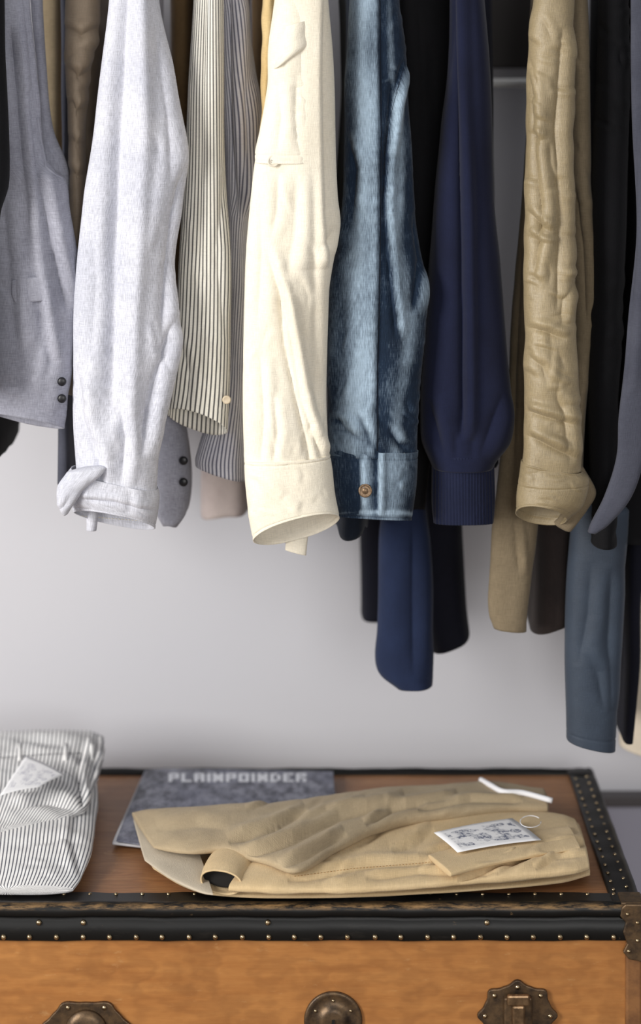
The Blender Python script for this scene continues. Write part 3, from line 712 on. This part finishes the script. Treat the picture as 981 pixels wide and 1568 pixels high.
def magmat():
    N=NT('magazine_cover'); tc=N.node('ShaderNodeTexCoord'); ob=tc.outputs['Object']
    a=N.noise(ob,1,5,.7,(60,30,40)); b=N.noise(ob,14,4,.6)
    col=N.mix(N.ramp(a,.38,.62),lin((52,54,68)),lin((138,140,154)))
    col=N.mix(N.math('MULTIPLY',N.ramp(b,.4,.65),.5),col,lin((86,90,112)))
    N.link(col,N.b.inputs['Base Color']); N.b.inputs['Roughness'].default_value=.5; return N.m
MAG=magmat()
g=empty('magazine')
flat('pages',[(218,1190,172,1292,ZT+.0050,.003),(245,1188,240,1298,ZT+.0050,.0035),(400,1190,420,1288,ZT+.0050,.0035),(510,1190,520,1278,ZT+.0050,.003)],solid('paper_edge',(205,205,210),.8),g,m=120,n=90,e=.35,capB=True,capk=.05)
b_=flat('cover',[(222,1180,178,1288,ZT+.0105,.0018),(245,1178,240,1296,ZT+.0110,.0020),(320,1178,330,1288,ZT+.0110,.0020),(400,1180,420,1280,ZT+.0110,.0020),(510,1182,516,1262,ZT+.0105,.0018)],MAG,g,
  m=200,n=90,wr=[(.001,9,9,0,.3)],seed=75,e=.4,capB=True,capk=.05)
GL={'P':["111","101","111","100","100"],'A':["111","101","111","101","101"],'R':["111","101","110","101","101"],'E':["111","100","110","100","111"],'L':["100","100","100","100","111"],'O':["111","101","101","101","111"],'I':["1","1","1","1","1"],'N':["101","111","111","111","101"],'D':["110","101","101","101","110"]}
mb=MB(); cx=258
for ch in "PLAINPOINDER":
    gl=GL[ch]; wd=len(gl[0])
    for rI,line in enumerate(gl):
        for ci,c_ in enumerate(line):
            if c_=='1':
                x0=cx+ci*5.2; x1=x0+5.4; r0=1184+rI*2.6; r1=r0+2.7
                hh=[hit(b_,a,b,.0004) for a,b in ((x0,r1),(x1,r1),(x1,r0),(x0,r0))]
                if None not in hh:
                    i=len(mb.v); mb.v+=[tuple(h) for h in hh]; mb.f.append((i,i+1,i+2,i+3))
    cx+=wd*5.2+4
mb.make('cover_title',solid('white_ink',(215,217,225),.7),g)
# khaki chinos
g=empty('khaki_chinos')
wrk=[(.0025,8,9,0,.4),(.0015,22,26,0,.6)]
flat('under_leg',[(222,1302,236,1330,ZT+.012,.004),(262,1302,278,1354,ZT+.012,.007),(305,1302,324,1369,ZT+.012,.007),(420,1302,440,1374,ZT+.012,.007),(560,1290,575,1371,ZT+.012,.007),(720,1250,730,1363,ZT+.012,.007),(850,1250,860,1350,ZT+.012,.007),(885,1262,903,1339,ZT+.012,.006)],fTan,g,
  m=320,n=100,wr=[(.001,9,10,0,.4)],seed=81,e=.7,capB=True)
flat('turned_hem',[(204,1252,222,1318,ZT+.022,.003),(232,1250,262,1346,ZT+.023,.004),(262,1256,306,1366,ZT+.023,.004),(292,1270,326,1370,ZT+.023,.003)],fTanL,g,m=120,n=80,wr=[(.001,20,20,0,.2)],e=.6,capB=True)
fl=flat('front_leg',[(398,1310,350,1361,ZT+.030,.008),(420,1292,402,1364,ZT+.031,.012),(450,1275,450,1365,ZT+.030,.012),(540,1255,545,1364,ZT+.030,.012),(660,1248,665,1356,ZT+.030,.012),(780,1246,785,1344,ZT+.032,.013),(860,1250,880,1336,ZT+.032,.012),(878,1256,902,1330,ZT+.031,.010)],fTan,g,
  m=360,n=140,wr=wrk,seed=82,e=.7,capA=True,capB=True,cr=[([(440,1348),(560,1326),(680,1320),(800,1302)],.008,5,'fold'),([(700,1350),(750,1328),(830,1302),(898,1292)],.011,4,'fold'),([(600,1305),(640,1288),(665,1270)],.007,5,'fold'),([(520,1310),(560,1290),(590,1265)],.006,5,'fold'),([(820,1332),(850,1312),(900,1308)],.007,3,'fold'),([(760,1340),(790,1318),(800,1296)],.006,4,'fold'),([(560,1345),(640,1335),(700,1338)],.006,4,'fold'),([(640,1310),(700,1300),(760,1310)],.006,4,'fold')]+rc(14,440,890,1280,1345,165,28,55,.0032,3.6))
stitches('leg_seam_stitch',fl,[(450,1342),(540,1330),(640,1322),(740,1312)],THo,g,5)
flat('pocket_layer',[(655,1310,690,1340,ZT+.046,.004),(720,1292,735,1328,ZT+.047,.005),(800,1278,812,1312,ZT+.047,.005),(870,1266,888,1300,ZT+.045,.004)],fTan,g,m=160,n=70,e=.6,capB=True,wr=[(.002,18,18,0,.4)],seed=91,cr=rc(6,690,880,1285,1325,160,25,40,.003,3))
flat('leg_opening',[(306,1346,371,1356,ZT+.032,.017),(310,1334,376,1344,ZT+.033,.019),(325,1310,395,1316,ZT+.034,.018),(345,1285,420,1290,ZT+.036,.014)],fTan,g,m=90,n=100,capA=False,e=.9,solid_t=.002,wr=[(.002,18,12,0,.2)],seed=88)
flat('opening_shade_plug',[(311,1340,366,1348,ZT+.032,.013),(330,1310,390,1316,ZT+.034,.014)],DARK,g,m=20,n=40,capA=True,capk=.02,solid_t=0)  # near-black plug stands in for the shade inside the leg
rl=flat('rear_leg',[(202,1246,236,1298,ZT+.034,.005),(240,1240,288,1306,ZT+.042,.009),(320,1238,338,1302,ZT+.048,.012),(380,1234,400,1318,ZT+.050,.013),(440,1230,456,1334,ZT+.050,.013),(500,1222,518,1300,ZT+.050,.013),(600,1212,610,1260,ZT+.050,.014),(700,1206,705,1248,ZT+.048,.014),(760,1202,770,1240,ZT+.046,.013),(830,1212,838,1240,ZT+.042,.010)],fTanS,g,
  m=360,n=130,wr=[(.003,8,9,0,.4),(.0015,22,26,0,.5)],seed=83,e=.72,capA=True,capB=True,cr=[([(370,1312),(450,1285),(520,1250),(620,1228)],.011,5,'fold'),([(350,1290),(420,1268),(470,1240)],.009,5,'fold'),([(560,1262),(600,1238),(700,1222)],.009,4,'fold'),([(430,1328),(480,1304),(530,1275)],.009,5,'fold'),([(640,1240),(720,1225),(800,1226)],.008,3,'fold'),([(240,1270),(300,1262),(350,1270)],.005,7,'fold'),([(460,1262),(500,1244),(560,1232)],.007,4,'fold')]+rc(12,300,800,1225,1300,152,25,55,.0034,3.6))
mb=MB(); P=[T(736,1194,ZT+.058),T(752,1203,ZT+.062),T(770,1212,ZT+.062),T(800,1214,ZT+.060),T(845,1226,ZT+.054)]
P=hermite(np.array(P),np.arange(5.),np.linspace(0,4,30))
mb.tube(P,.0042,12); mb.make('waist_lining',WHT,g,True)
tag('paper_tag',[T(700,1305,ZT+.056),T(828,1286,ZT+.056),T(784,1252,ZT+.060),T(664,1274,ZT+.060)],g,True)
mb=MB(); pts=[]
for i in range(20):
    a=i/19*2*math.pi*.9; q=T(812+16*math.cos(a),1258+9*math.sin(a),ZT+.062); pts.append(q)
mb.tube(pts,.0006,6); mb.make('tag_string',WHT,g,True)

# ================================================================ LIGHT
w=bpy.data.worlds.new('w'); sc.world=w; w.use_nodes=True
w.node_tree.nodes['Background'].inputs[0].default_value=(.97,.97,1,1); w.node_tree.nodes['Background'].inputs[1].default_value=.39
def area(name,loc,tgt,sx,sy,e,c):
    l=bpy.data.lights.new(name,'AREA'); l.shape='RECTANGLE'; l.size=sx; l.size_y=sy; l.energy=e; l.color=c
    o=bpy.data.objects.new(name,l); sc.collection.objects.link(o); o.location=loc
    o.rotation_euler=(Vector(tgt)-Vector(loc)).to_track_quat('-Z','Y').to_euler()
area('window_light',(-2.4,-1.8,1.85),(0,.2,1.1),1.0,1.6,108,(1,.97,.92))
area('fill_light',(.7,-4.0,1.6),(0,.3,1.0),1.4,1.2,44,(1,.98,.95))  # added fill from the camera side to lighten the gaps between garments
sc.view_settings.view_transform='Standard'
cam=bpy.data.cameras.new('camera'); co=bpy.data.objects.new('camera',cam); sc.collection.objects.link(co)
co.location=(0,CY,ZC); co.rotation_euler=(math.radians(90),0,0)
cam.sensor_fit='AUTO'; cam.sensor_width=36; cam.lens=F/1568*36; cam.shift_y=-(784-45)/1568
cam.dof.use_dof=True; cam.dof.focus_distance=3.05; cam.dof.aperture_fstop=1.6
sc.camera=co
